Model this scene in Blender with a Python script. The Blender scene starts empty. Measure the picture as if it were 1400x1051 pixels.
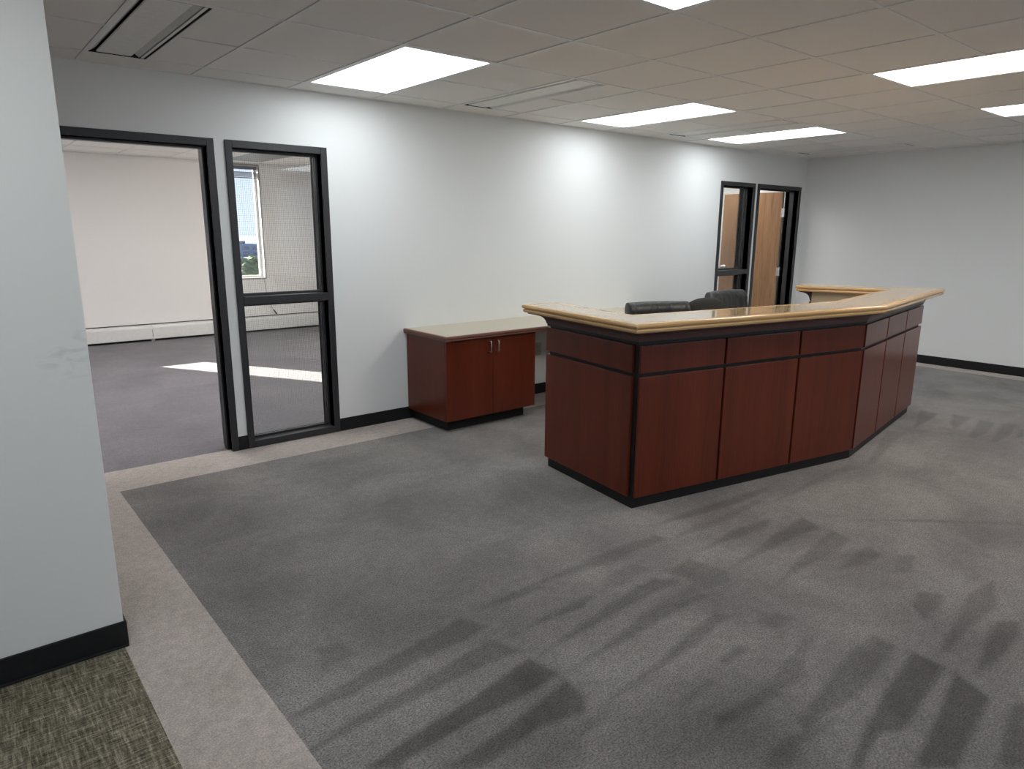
import bpy, bmesh, math, random
import numpy as np
from mathutils import Vector, Matrix
random.seed(7)
S = bpy.context.scene
COL = S.collection
PI = math.pi

# ------------------------------------------------------------------ camera
CAM_Z = 1.512
cam_d = bpy.data.cameras.new('camera')
cam = bpy.data.objects.new('camera', cam_d)
COL.objects.link(cam)
cr = Vector((0.771130, -0.636654, 0.005465))
cu = Vector((0.134658, 0.171478, 0.975942))
cf = Vector((0.622275, 0.751842, -0.217963))
M3 = Matrix((cr, cu, -cf)).transposed()
cam.matrix_world = Matrix.Translation((0, 0, CAM_Z)) @ M3.to_4x4()
cam_d.sensor_width = 36.0
cam_d.lens = 946.14 / 1400 * 36
cam_d.clip_start = 0.05
cam_d.clip_end = 3000
S.camera = cam

# ------------------------------------------------------------------ world, sun, exposure
SUN_STRENGTH = 45.0
SKY_STRENGTH = 1.5
EXPOSURE = 0.0
sun_dir = Vector((0.505 * math.cos(math.radians(18.3)), -0.863 * math.cos(math.radians(18.3)), -math.sin(math.radians(18.3))))
w = bpy.data.worlds.new('sky'); S.world = w; w.use_nodes = True
nt = w.node_tree; nt.nodes.clear()
tcw = nt.nodes.new('ShaderNodeTexCoord'); sp = nt.nodes.new('ShaderNodeSeparateXYZ'); nt.links.new(tcw.outputs['Generated'], sp.inputs[0])
rp = nt.nodes.new('ShaderNodeValToRGB'); nt.links.new(sp.outputs['Z'], rp.inputs[0])
el = rp.color_ramp.elements; el[0].position = 0.0; el[0].color = (.74, .84, 1.0, 1); el[1].position = 0.7; el[1].color = (.22, .42, .85, 1)
bg = nt.nodes.new('ShaderNodeBackground'); bg.inputs['Strength'].default_value = SKY_STRENGTH
nt.links.new(rp.outputs[0], bg.inputs[0])
wo = nt.nodes.new('ShaderNodeOutputWorld')
nt.links.new(bg.outputs[0], wo.inputs[0])
sun_d = bpy.data.lights.new('sun', 'SUN'); sun_d.energy = SUN_STRENGTH; sun_d.angle = 0.009; sun_d.color = (1, .92, .82)
sun = bpy.data.objects.new('sun', sun_d); COL.objects.link(sun)
sun.rotation_euler = sun_dir.to_track_quat('-Z', 'Y').to_euler(); sun.location = (-20, 40, 20)
S.view_settings.view_transform = 'Standard'
S.view_settings.look = 'None'
S.view_settings.exposure = EXPOSURE
S.view_settings.gamma = 1
S.view_settings.use_curve_mapping = False
PANEL = 8.2          # radiance of the cool ceiling panels
PANEL_WARM = 13.5
PANEL_ADDED = 11.5

# ------------------------------------------------------------------ main dimensions (metres)
D = 4.77      # face of the back wall
TH = 0.17     # its thickness
H = 2.425     # ceiling
XR = 8.88     # face of the right wall
FX, FY = 0.366, 2.684   # free end of the near left wall
T = 0.6096    # ceiling module
GX, GY = 1.994, 4.51
RX = 4.72     # right side wall of the sunny office
RY = 10.42    # its outside wall

# ------------------------------------------------------------------ materials
def new_mat(name):
    m = bpy.data.materials.new(name); m.use_nodes = True
    n = m.node_tree; b = n.nodes['Principled BSDF']
    return m, n, b
def lk(n, a, b): n.links.new(a, b)
def ramp(n, fac, stops):
    r = n.nodes.new('ShaderNodeValToRGB'); lk(n, fac, r.inputs[0])
    e = r.color_ramp.elements
    while len(e) < len(stops): e.new(0.5)
    for k, (p, c) in enumerate(stops): e[k].position = p; e[k].color = (*c, 1) if len(c) == 3 else c
    return r.outputs[0]
def coords(n, scale=(1, 1, 1), kind='Object', rot=(0, 0, 0)):
    tc = n.nodes.new('ShaderNodeTexCoord'); mp = n.nodes.new('ShaderNodeMapping')
    lk(n, tc.outputs[kind], mp.inputs[0]); mp.inputs['Scale'].default_value = scale; mp.inputs['Rotation'].default_value = rot
    return mp.outputs[0]
def noise(n, vec, scale, detail=3, rough=0.5, dist=0.0):
    t = n.nodes.new('ShaderNodeTexNoise'); lk(n, vec, t.inputs['Vector'])
    t.inputs['Scale'].default_value = scale; t.inputs['Detail'].default_value = detail
    t.inputs['Roughness'].default_value = rough; t.inputs['Distortion'].default_value = dist
    return t.outputs[0]
def mix(n, fac, a, b, mode='MIX'):
    m = n.nodes.new('ShaderNodeMix'); m.data_type = 'RGBA'; m.blend_type = mode
    for sock, v in ((m.inputs[0], fac), (m.inputs[6], a), (m.inputs[7], b)):
        if hasattr(v, 'is_output'): lk(n, v, sock)
        elif isinstance(v, (int, float)): sock.default_value = v
        else: sock.default_value = (*v, 1)
    return m.outputs[2]
def bump(n, b, h, strength, dist=0.002):
    u = n.nodes.new('ShaderNodeBump'); u.inputs['Strength'].default_value = strength; u.inputs['Distance'].default_value = dist
    lk(n, h, u.inputs['Height']); lk(n, u.outputs[0], b.inputs['Normal'])
def plain(name, col, rough=0.5, metal=0.0, nscale=60, var=0.08, bs=0.05, spec=0.5):
    m, n, b = new_mat(name)
    v = coords(n); f = noise(n, v, nscale, 4)
    c0 = tuple(x * (1 - var) for x in col); c1 = tuple(min(1, x * (1 + var)) for x in col)
    lk(n, ramp(n, f, [(0.3, c0), (0.7, c1)]), b.inputs['Base Color'])
    b.inputs['Roughness'].default_value = rough; b.inputs['Metallic'].default_value = metal
    b.inputs['Specular IOR Level'].default_value = spec
    if bs: bump(n, b, f, bs)
    return m
def wood(name, dark, mid, light, axis, rough=0.35, scale=1.0, fine=1.0, coat=0.0, contrast=1.0, bumpy=True):
    # grain runs along the given axis
    m, n, b = new_mat(name)
    s1 = [9 * scale] * 3; s1['XYZ'.index(axis)] = 0.55 * scale
    s2 = [170 * fine] * 3; s2['XYZ'.index(axis)] = 5 * fine
    g = noise(n, coords(n, tuple(s1)), 1.0, 4, 0.55, 0.6)
    f = noise(n, coords(n, tuple(s2)), 1.0, 3, 0.6)
    a = ramp(n, g, [(0.3, dark), (0.5, mid), (0.72, light)])
    k = ramp(n, f, [(0.3, (1 - .35 * contrast,) * 3), (0.62, (1.0, 1.0, 1.0))])
    lk(n, mix(n, 1.0, a, k, 'MULTIPLY'), b.inputs['Base Color'])
    b.inputs['Roughness'].default_value = rough
    b.inputs['Coat Weight'].default_value = coat; b.inputs['Coat Roughness'].default_value = 0.12
    if bumpy: bump(n, b, f, 0.06, 0.001)
    return m

M = {}
def wall_mat(name, col, scuff=False):
    m, n, b = new_mat(name)
    v = coords(n)
    big = noise(n, v, 0.7, 2); fine_ = noise(n, v, 240, 2)
    c = ramp(n, big, [(0.3, tuple(x * 0.985 for x in col)), (0.7, col)])
    if scuff:
        # rubbed grey marks at about waist height near the free end
        sv = coords(n, (9, 9, 26)); sn = noise(n, sv, 1.0, 3, 0.6, 1.2)
        tc = n.nodes.new('ShaderNodeTexCoord'); d = n.nodes.new('ShaderNodeVectorMath'); d.operation = 'DISTANCE'
        lk(n, tc.outputs['Object'], d.inputs[0]); d.inputs[1].default_value = (0.305, FY, 1.10)
        near = n.nodes.new('ShaderNodeMapRange'); lk(n, d.outputs['Value'], near.inputs[0])
        near.inputs[1].default_value = 0.03; near.inputs[2].default_value = 0.13; near.inputs[3].default_value = 1; near.inputs[4].default_value = 0
        st = ramp(n, sn, [(0.52, (0, 0, 0)), (0.66, (1, 1, 1))])
        mu = n.nodes.new('ShaderNodeMath'); mu.operation = 'MULTIPLY'; lk(n, near.outputs[0], mu.inputs[0]); lk(n, st, mu.inputs[1])
        mu2 = n.nodes.new('ShaderNodeMath'); mu2.operation = 'MULTIPLY'; lk(n, mu.outputs[0], mu2.inputs[0]); mu2.inputs[1].default_value = 0.3
        c = mix(n, mu2.outputs[0], c, (.45, .45, .45))
    lk(n, c, b.inputs['Base Color'])
    b.inputs['Roughness'].default_value = 0.6; b.inputs['Specular IOR Level'].default_value = 0.3
    bump(n, b, fine_, 0.12, 0.001)
    return m
M['wall'] = wall_mat('white_wall_paint', (.83, .835, .82))
M['wall_scuff'] = wall_mat('white_wall_paint_scuffed', (.81, .805, .77), True)
M['wall_office'] = wall_mat('office_wall_paint', (.86, .84, .825))
def tile_mat():
    m, n, b = new_mat('ceiling_tile_fissured')
    v = coords(n); f = noise(n, v, 330, 3, 0.7)
    lk(n, ramp(n, f, [(0.3, (.80, .775, .745)), (0.55, (.90, .875, .845))]), b.inputs['Base Color'])
    b.inputs['Roughness'].default_value = 0.9; bump(n, b, f, 0.25, 0.002)
    return m
M['tile'] = tile_mat()
M['tee'] = plain('white_grid_metal', (.84, .83, .81), 0.45, 0, 30, .03, 0)
M['black_frame'] = plain('black_painted_steel', (.026, .026, .028), 0.38, 0, 50, .1, .05)
M['black_vinyl'] = plain('black_vinyl', (.011, .011, .0115), 0.55, 0, 40, .15, .05, .3)
M['black_wood'] = plain('black_lacquer', (.012, .0105, .011), 0.45, 0, 80, .1, .04, .35)
M['dark_void'] = plain('dark_duct', (.02, .02, .02), 0.8, 0, 30, .1, 0)
M['vent_white'] = plain('vent_enamel', (.84, .83, .80), 0.5, 0, 30, .04, 0)
M['vent_grey'] = plain('vent_grey_blade', (.36, .36, .35), 0.4, 0.2, 30, .05, 0)
M['heater'] = plain('heater_enamel', (.74, .74, .725), 0.4, 0, 30, .03, 0)
M['steel'] = plain('brushed_steel', (.70, .70, .71), 0.28, 1.0, 200, .05, .03)
M['outlet'] = plain('outlet_plastic', (.55, .54, .50), 0.4, 0, 60, .03, 0)
M['outlet_dark'] = plain('outlet_slot', (.04, .04, .04), 0.5, 0, 60, .03, 0)
M['mahogany'] = wood('mahogany_veneer', (.108, .0185, .0075), (.138, .0245, .0100), (.165, .0310, .0135), 'Z', 0.30, 0.7, 1.0, 0.05, .8)
M['mahogany'].node_tree.nodes['Principled BSDF'].inputs['Specular IOR Level'].default_value = .32
M['mahogany_x'] = wood('mahogany_edge', (.15, .045, .028), (.19, .058, .036), (.22, .07, .045), 'X', 0.34, 0.7, 1.0, 0.15, .8)
M['moulding'] = plain('dark_wine_moulding', (.085, .036, .033), 0.4, 0, 50, .12, .03)
M['maple'] = wood('maple_edge', (.60, .36, .145), (.65, .40, .17), (.69, .43, .19), 'X', 0.22, .6, .2, 0.3, .10, False)
M['laminate'] = plain('tan_laminate', (.66, .47, .26), 0.10, 0, 9, .04, 0, .6)
_b = M['laminate'].node_tree.nodes['Principled BSDF']; _b.inputs['Coat Weight'].default_value = .5; _b.inputs['Coat Roughness'].default_value = .03
M['laminate_pale'] = plain('pale_laminate', (.53, .475, .37), 0.35, 0, 90, .04, .02)
M['inner_panel'] = plain('tan_inner_panel', (.46, .38, .27), 0.45, 0, 60, .05, .02)
M['oak'] = wood('oak_door_veneer', (.25, .125, .055), (.35, .185, .085), (.43, .245, .12), 'Z', 0.38, 1.6, 1.0, 0.15, 1.1)
M['leather'] = plain('black_leather', (.027, .027, .026), 0.38, 0, 220, .2, .25)
M['fabric'] = plain('charcoal_fabric', (.052, .050, .045), 0.85, 0, 500, .3, .3, .2)
M['chair_plastic'] = plain('black_plastic', (.015, .015, .015), 0.5, 0, 60, .1, 0)
M['blind'] = plain('slate_blind_slats', (.12, .13, .16), 0.5, 0, 60, .1, 0)
M['cord'] = plain('grey_cord', (.30, .29, .28), 0.7, 0, 60, .1, 0)
M['alu'] = plain('window_aluminium', (.30, .29, .28), 0.4, 0.4, 60, .05, 0)
M['wire'] = plain('glass_wire', (.22, .22, .22), 0.5, 0.6, 60, .05, 0)
def glass_mat():
    m = bpy.data.materials.new('thin_glass'); m.use_nodes = True; n = m.node_tree; n.nodes.clear()
    o = n.nodes.new('ShaderNodeOutputMaterial'); mx = n.nodes.new('ShaderNodeMixShader')
    t = n.nodes.new('ShaderNodeBsdfTransparent'); t.inputs[0].default_value = (.965, .975, .97, 1)
    g = n.nodes.new('ShaderNodeBsdfGlossy'); g.inputs['Roughness'].default_value = 0.02
    lw = n.nodes.new('ShaderNodeLayerWeight'); lw.inputs[0].default_value = .5
    pw = n.nodes.new('ShaderNodeMath'); pw.operation = 'POWER'; lk(n, lw.outputs['Facing'], pw.inputs[0]); pw.inputs[1].default_value = 5
    fr = n.nodes.new('ShaderNodeMath'); fr.operation = 'MULTIPLY_ADD'; lk(n, pw.outputs[0], fr.inputs[0]); fr.inputs[1].default_value = .9; fr.inputs[2].default_value = .035
    lk(n, fr.outputs[0], mx.inputs[0]); lk(n, t.outputs[0], mx.inputs[1]); lk(n, g.outputs[0], mx.inputs[2]); lk(n, mx.outputs[0], o.inputs[0])
    return m
M['glass'] = glass_mat()
def emit(name, col, s):
    m = bpy.data.materials.new(name); m.use_nodes = True; n = m.node_tree; n.nodes.clear()
    o = n.nodes.new('ShaderNodeOutputMaterial'); e = n.nodes.new('ShaderNodeEmission')
    e.inputs[0].default_value = (*col, 1); e.inputs[1].default_value = s; lk(n, e.outputs[0], o.inputs[0])
    return m
M['cool_panel'] = emit('cool_led_panel', (.90, .96, 1.0), PANEL)
M['added_panel'] = emit('added_led_panel', (1.0, .985, .975), PANEL_ADDED)
M['warm_panel'] = emit('warm_led_panel', (1.0, .90, .76), PANEL_WARM)
M['dead_panel'] = plain('unlit_diffuser', (.30, .30, .30), 0.5, 0, 30, .03, 0)
def carpet_mat(name, dark, light, nap=False, speck=1.0):
    m, n, b = new_mat(name)
    v = coords(n)
    big = noise(n, v, 1.7, 5, 0.6, 0.5); mid = noise(n, v, 26, 4, 0.65); fi = noise(n, v, 150, 5, 0.8)
    c = ramp(n, big, [(0.34, dark), (0.66, light)])
    c = mix(n, 1.0, c, ramp(n, mid, [(0.3, (.84, .84, .84)), (0.7, (1.12, 1.12, 1.12))]), 'MULTIPLY')
    c = mix(n, 1.0, c, ramp(n, fi, [(0.38, (1 - .64 * speck,) * 3), (0.62, (1 + .56 * speck,) * 3)]), 'MULTIPLY')
    if nap:
        a = n.nodes.new('ShaderNodeAttribute'); a.attribute_name = 'nap'
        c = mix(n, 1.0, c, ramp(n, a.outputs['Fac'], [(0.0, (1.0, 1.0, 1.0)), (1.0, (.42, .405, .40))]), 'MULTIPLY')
    lk(n, c, b.inputs['Base Color'])
    b.inputs['Roughness'].default_value = 0.95; b.inputs['Specular IOR Level'].default_value = 0.1
    b.inputs['Sheen Weight'].default_value = 0.15; b.inputs['Sheen Roughness'].default_value = 0.6
    bump(n, b, fi, 0.5, 0.004)
    return m
M['carpet'] = carpet_mat('charcoal_cut_pile', (.160, .145, .138), (.258, .235, .222), True)
M['carpet_border'] = carpet_mat('taupe_cut_pile', (.40, .345, .31), (.49, .425, .385), False, .5)
M['carpet_office'] = carpet_mat('violet_grey_cut_pile', (.135, .124, .140), (.182, .168, .184))
def woven():
    m, n, b = new_mat('green_woven_carpet')
    x = noise(n, coords(n, (110, 9, 1)), 1.0, 4, .7); y = noise(n, coords(n, (9, 110, 1)), 1.0, 4, .7)
    f = noise(n, coords(n), 190, 3, .7)
    sx = [(.36, (.030, .027, .018)), (.52, (.170, .151, .112)), (.68, (.48, .435, .35))]
    c = mix(n, 0.5, ramp(n, x, sx), ramp(n, y, sx))
    c = mix(n, 1.0, c, ramp(n, f, [(.3, (.55, .55, .5)), (.7, (1.35, 1.35, 1.3))]), 'MULTIPLY')
    lk(n, c, b.inputs['Base Color']); b.inputs['Roughness'].default_value = .95; b.inputs['Specular IOR Level'].default_value = .1
    bump(n, b, f, .5, .003)
    return m
M['woven'] = woven()

# ------------------------------------------------------------------ mesh helpers
class MB:
    def __init__(self): self.v = []; self.f = []
    def add(self, vs, fs):
        o = len(self.v); self.v += [tuple(map(float, p)) for p in vs]; self.f += [tuple(i + o for i in q) for q in fs]; return self
    def box(self, x0, y0, z0, x1, y1, z1):
        return self.add([(x0, y0, z0), (x1, y0, z0), (x1, y1, z0), (x0, y1, z0), (x0, y0, z1), (x1, y0, z1), (x1, y1, z1), (x0, y1, z1)],
                        [(3, 2, 1, 0), (4, 5, 6, 7), (0, 1, 5, 4), (1, 2, 6, 5), (2, 3, 7, 6), (3, 0, 4, 7)])
    def rings(self, rs, cap0=True, cap1=True):
        n = len(rs[0]); vs = [p for r in rs for p in r]; fs = []
        for k in range(len(rs) - 1):
            for i in range(n):
                j = (i + 1) % n
                fs.append((k * n + i, k * n + j, (k + 1) * n + j, (k + 1) * n + i))
        if cap0: fs.append(tuple(reversed(range(n))))
        if cap1: fs.append(tuple((len(rs) - 1) * n + i for i in range(n)))
        return self.add(vs, fs)
    def tube(self, pts, r, n=10, cap=True):
        pts = [Vector(p) for p in pts]; rr = r if isinstance(r, (list, tuple)) else [r] * len(pts)
        rs = []; up = None
        for i, p in enumerate(pts):
            d = (pts[min(i + 1, len(pts) - 1)] - pts[max(i - 1, 0)]).normalized()
            if up is None: up = Vector((0, 0, 1)) if abs(d.z) < .9 else Vector((1, 0, 0))
            a = d.cross(up).normalized(); b_ = a.cross(d).normalized(); up = b_
            rs.append([p + (a * math.cos(2 * PI * k / n) + b_ * math.sin(2 * PI * k / n)) * rr[i] for k in range(n)])
        return self.rings(rs, cap, cap)
    def prism(self, poly, z0, z1):
        return self.rings([[(x, y, z0) for x, y in poly], [(x, y, z1) for x, y in poly]])
    def xf(self, mat):
        self.v = [tuple(mat @ Vector(p)) for p in self.v]; return self
    def obj(self, name, mat, parent=None, bevel=0.0, smooth=False, seg=2):
        me = bpy.data.meshes.new(name); me.from_pydata(self.v, [], self.f); me.update()
        bm = bmesh.new(); bm.from_mesh(me); bmesh.ops.recalc_face_normals(bm, faces=bm.faces); bm.to_mesh(me); bm.free()
        me.materials.append(mat)
        if smooth:
            me.polygons.foreach_set('use_smooth', [True] * len(me.polygons))
        o = bpy.data.objects.new(name, me); COL.objects.link(o)
        if bevel:
            md = o.modifiers.new('bevel', 'BEVEL'); md.width = bevel; md.segments = seg; md.limit_method = 'ANGLE'; md.angle_limit = .6
        if parent: o.parent = parent
        return o
def box(name, a, b, mat, parent=None, bevel=0.0): return MB().box(*a, *b).obj(name, mat, parent, bevel)
def tag(o, label=None, cat=None, group=None, kind=None):
    if label: o['label'] = label
    if cat: o['category'] = cat
    if group: o['group'] = group
    if kind: o['kind'] = kind
    return o
def thing(name, label, cat, loc=(0, 0, 0), group=None, kind=None):
    o = bpy.data.objects.new(name, None); COL.objects.link(o); o.location = loc; o.empty_display_size = .1
    return tag(o, label, cat, group, kind)
def kids(o): return [c for c in bpy.data.objects if c.parent == o]
def copy_obj(o, parent=None, loc=None):
    c = o.copy(); COL.objects.link(c); c.parent = parent
    if loc: c.location = loc
    return c
def copy_tree(o, loc, label=None, group=None):
    r = copy_obj(o, None, loc)
    for ch in kids(o):
        c = copy_obj(ch, r)
        for g in kids(ch): copy_obj(g, c)
    if label: r['label'] = label
    if group: r['group'] = group
    return r
# vacuum strokes: (strength, outline on the floor in metres)
VAC=[(0.6,[(0.693,1.924),(0.963,1.978),(1.32,2.029),(1.434,2.051),(1.481,1.935),(1.364,1.912),(1.118,1.913),(0.894,1.891),(0.685,1.905)]),
(0.6,[(0.672,1.742),(0.837,1.793),(1.052,1.804),(1.357,1.849),(1.448,1.853),(1.482,1.722),(1.35,1.74),(1.045,1.741),(0.855,1.742),(0.669,1.734)]),
(0.9,[(0.76,1.577),(1.027,1.614),(1.173,1.623),(1.471,1.674),(1.495,1.545),(1.391,1.528),(1.119,1.539),(0.883,1.527),(0.835,1.516)]),
(0.7,[(0.937,1.433),(1.161,1.444),(1.49,1.498),(1.481,1.399),(1.423,1.342),(1.28,1.383),(1.02,1.365)]),
(0.7,[(1.512,1.824),(1.703,1.852),(1.933,1.844),(1.879,1.791),(1.72,1.809)]),
(0.5,[(1.5,2.057),(1.733,2.072),(1.852,2.044),(1.868,2.008),(1.689,2.019)]),
(0.35,[(0.896,2.224),(0.991,2.198),(1.003,2.087),(0.872,2.083)]),
(0.3,[(1.104,1.296),(1.261,1.306),(1.368,1.288),(1.253,1.175)]),
(0.6,[(1.484,1.657),(1.574,1.68),(1.713,1.703),(1.864,1.727),(2.077,1.755),(2.293,1.769),(2.344,1.684),(2.246,1.689),(2.02,1.684),(1.759,1.666),(1.562,1.667)]),
(0.6,[(1.52,1.529),(1.722,1.552),(1.919,1.586),(2.141,1.605),(2.34,1.562),(2.371,1.517),(2.113,1.535),(1.871,1.526),(1.621,1.531)]),
(0.6,[(1.525,1.333),(1.794,1.363),(1.991,1.397),(2.262,1.433),(2.285,1.378),(2.036,1.344),(1.759,1.335)]),
(0.25,[(1.275,1.303),(1.458,1.328),(1.581,1.3),(1.443,1.273),(1.248,1.274)]),
(0.5,[(1.733,1.07),(1.878,1.046),(2.255,1.046),(2.15,0.991),(1.861,1.001),(1.698,1.032)]),
(0.4,[(2.331,1.288),(2.465,1.269),(2.479,1.203),(2.328,1.206)]),
(0.5,[(1.991,1.231),(2.142,1.243),(2.137,1.201),(1.987,1.205)]),
(0.3,[(1.667,1.182),(1.882,1.195),(1.89,1.162),(1.711,1.17)]),
(0.9,[(1.848,0.69),(2.066,0.744),(2.315,0.779),(2.601,0.811),(2.592,0.702),(2.336,0.675),(2.132,0.659),(2.069,0.7),(1.96,0.686),(1.874,0.67)]),
(0.9,[(1.988,0.577),(2.28,0.616),(2.582,0.662),(2.518,0.54),(2.268,0.517),(2.09,0.494)]),
(0.6,[(1.912,0.892),(2.169,0.923),(2.439,0.957),(2.6,0.952),(2.589,0.866),(2.195,0.826),(2.016,0.852),(1.871,0.839)]),
(0.6,[(2.664,0.745),(3.221,0.831),(3.442,0.799),(3.198,0.714),(2.997,0.733),(2.717,0.732)]),
(0.7,[(2.633,0.62),(2.967,0.673),(3.083,0.681),(3.153,0.624),(3.007,0.591),(2.779,0.594)]),
(0.6,[(2.95,0.952),(3.092,0.976),(3.139,0.897),(3.032,0.867),(2.868,0.871)]),
(0.7,[(2.245,0.436),(2.527,0.485),(2.602,0.447),(2.256,0.36),(2.183,0.418)]),
(0.4,[(2.013,1.049),(2.384,1.111),(2.448,1.092),(2.319,1.054),(2.043,1.025),(1.968,1.022)]),
(0.5,[(1.71,0.87),(1.819,0.871),(1.942,0.845),(2.04,0.821),(1.97,0.811),(1.824,0.826),(1.713,0.8),(1.662,0.841)]),
(0.6,[(2.7,2.145),(3.024,2.131),(3.451,2.098),(3.73,2.064),(3.675,2.031),(3.369,2.021),(3.013,2.075)]),
(0.4,[(2.688,1.971),(2.923,2.009),(3.112,1.98),(3.484,2.0),(3.5,1.951),(3.047,1.925)]),
(0.6,[(2.672,1.801),(3.004,1.842),(3.28,1.798),(3.215,1.76),(2.909,1.779)]),
(0.6,[(2.64,1.613),(2.806,1.632),(3.053,1.664),(2.977,1.619),(2.802,1.61)]),
(0.5,[(2.214,2.084),(2.476,2.075),(2.65,2.056),(2.665,1.976),(2.471,2.001),(2.274,1.989),(1.917,2.054),(1.692,2.036),(1.72,2.071),(1.928,2.066)]),
(0.4,[(2.137,1.919),(2.307,1.927),(2.365,1.846),(2.157,1.818),(2.012,1.835)]),
(0.5,[(1.806,1.719),(2.182,1.777),(2.373,1.707),(2.351,1.661),(2.135,1.697),(1.874,1.664)]),
(0.5,[(2.382,1.765),(2.564,1.79),(2.611,1.603),(2.535,1.534),(2.317,1.569),(1.987,1.573),(1.941,1.609),(2.268,1.628),(2.409,1.636)]),
(0.4,[(1.643,1.851),(1.851,1.869),(2.006,1.839),(1.9,1.811),(1.693,1.81)]),
(0.6,[(2.659,1.615),(2.861,1.644),(3.121,1.675),(3.452,1.696),(3.4,1.565),(3.181,1.595),(2.852,1.594)]),
(0.5,[(2.621,1.388),(2.905,1.443),(3.194,1.492),(3.405,1.511),(3.389,1.397),(3.147,1.385),(2.889,1.404)]),
(0.5,[(3.031,1.289),(3.264,1.319),(3.394,1.317),(3.321,1.217),(3.164,1.235)]),
(0.4,[(3.17,1.126),(3.376,1.173),(3.438,1.122),(3.252,1.06)]),
(0.6,[(3.594,1.536),(3.92,1.285),(4.307,0.915),(4.275,0.906),(3.884,1.271)]),
(0.5,[(2.999,1.838),(3.13,1.799),(3.264,1.759),(3.125,1.736),(2.912,1.781)]),
(0.4,[(3.533,1.915),(4.086,1.953),(4.532,1.953),(4.534,1.845),(4.265,1.907),(3.749,1.907)]),
(0.6,[(5.756,2.023),(6.467,2.232),(6.45,2.078),(6.094,2.045)]),
(0.5,[(6.193,1.907),(6.546,2.003),(6.533,1.852),(6.044,1.823)]),
(0.5,[(5.889,1.676),(6.495,1.789),(6.486,1.675),(6.123,1.622),(5.88,1.631)]),
(0.5,[(5.908,1.533),(6.536,1.635),(6.571,1.548),(6.158,1.488),(5.904,1.497)]),
(0.5,[(6.085,1.443),(6.449,1.474),(6.219,1.414)]),
(0.4,[(4.631,1.874),(5.546,2.135),(5.69,2.021),(5.241,1.964),(4.672,1.841)])]
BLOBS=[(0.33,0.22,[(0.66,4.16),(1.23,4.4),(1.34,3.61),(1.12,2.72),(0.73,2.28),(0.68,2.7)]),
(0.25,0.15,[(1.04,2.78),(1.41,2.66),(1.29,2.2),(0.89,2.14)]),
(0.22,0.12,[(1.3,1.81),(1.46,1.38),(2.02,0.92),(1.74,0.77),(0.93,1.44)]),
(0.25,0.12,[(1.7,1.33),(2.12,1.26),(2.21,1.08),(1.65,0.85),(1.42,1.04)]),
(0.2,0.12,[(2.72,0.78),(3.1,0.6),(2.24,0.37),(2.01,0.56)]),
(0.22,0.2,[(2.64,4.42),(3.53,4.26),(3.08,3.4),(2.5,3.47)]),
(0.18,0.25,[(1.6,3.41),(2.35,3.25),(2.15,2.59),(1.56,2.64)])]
# ------------------------------------------------------------------ floor
YF0, XL0 = -4.2, -3.2
floor = box('floor', (XL0, YF0, -0.15), (XR + .2, RY + .2, -0.014), M['dark_void']); tag(floor, 'carpeted office floor', None, None, 'structure')
del floor['label']
BX, BY = 0.668, 4.412          # inner edge of the taupe border
RBX = 8.64
def nap_grid():
    xs = np.concatenate([np.arange(BX, 4.0, .014), np.arange(4.0, RBX, .03), [RBX]]); ys = np.concatenate([[-4.0, -2.0], np.arange(-.6, 3.0, .014), np.arange(3.0, BY, .04), [BY]])
    X, Y = np.meshgrid(xs, ys); P = np.stack([X.ravel(), Y.ravel()], 1); nap = np.zeros(len(P))
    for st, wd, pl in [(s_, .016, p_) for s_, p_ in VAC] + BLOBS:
        q = np.array(pl); lo = q.min(0) - .08 - wd; hi = q.max(0) + .08 + wd
        idx = np.where((P >= lo).all(1) & (P <= hi).all(1))[0]
        if not len(idx): continue
        p = P[idx]; ins = np.zeros(len(p), bool); dm = np.full(len(p), 9.0)
        for k in range(len(q)):
            a, b = q[k], q[(k + 1) % len(q)]; e = b - a
            t = np.clip(((p - a) @ e) / (e @ e + 1e-9), 0, 1); dm = np.minimum(dm, np.hypot(*(p - a - t[:, None] * e).T))
            c = (a[1] > p[:, 1]) != (b[1] > p[:, 1])
            xi = a[0] + (p[:, 1] - a[1]) * e[0] / (e[1] if abs(e[1]) > 1e-9 else 1e-9)
            ins ^= c & (p[:, 0] < xi)
        s = np.where(ins, dm, -dm)
        v = np.clip((s + wd) / (2 * wd), 0, 1); v = v * v * (3 - 2 * v)
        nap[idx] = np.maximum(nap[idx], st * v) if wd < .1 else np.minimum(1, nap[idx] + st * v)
    # faint broad strokes everywhere else
    u = P @ np.array([.97, .24]); v = P @ np.array([-.24, .97])
    st = np.clip(np.sin(v * 15 + .8 * np.sin(u * 2.1) + .9 * np.sin(u * .7 + v)) * 2.2, -1, 1) * .5 + .5
    brk = np.clip(np.sin(u * 3.3 + 1.7 * np.sin(v * 5)) * 1.5, 0, 1)
    nap = np.maximum(nap, .16 * st * brk)
    me = bpy.data.meshes.new('dark_carpet'); nx, ny = len(xs), len(ys)
    i = np.arange(nx - 1)[None] + nx * np.arange(ny - 1)[:, None]; i = i.ravel()
    fs = np.stack([i, i + 1, i + 1 + nx, i + nx], 1)
    me.from_pydata([(a, b, 0.0) for a, b in P.tolist()], [], fs.tolist()); me.update()
    at = me.attributes.new('nap', 'FLOAT', 'POINT'); at.data.foreach_set('value', nap.astype(np.float32))
    me.materials.append(M['carpet'])
    o = bpy.data.objects.new('dark_carpet', me); COL.objects.link(o); o.parent = floor
    return o
nap_grid()
bc = MB()
bc.box(XL0, FY, -.014, BX, BY, 0); bc.box(FX - .008, YF0, -.014, BX, FY, 0)
bc.box(XL0, BY, -.014, RBX, D + .055, 0); bc.box(RBX, YF0, -.014, XR + .1, D + .055, 0)
bc.obj('border_carpet', M['carpet_border'], floor)
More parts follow.
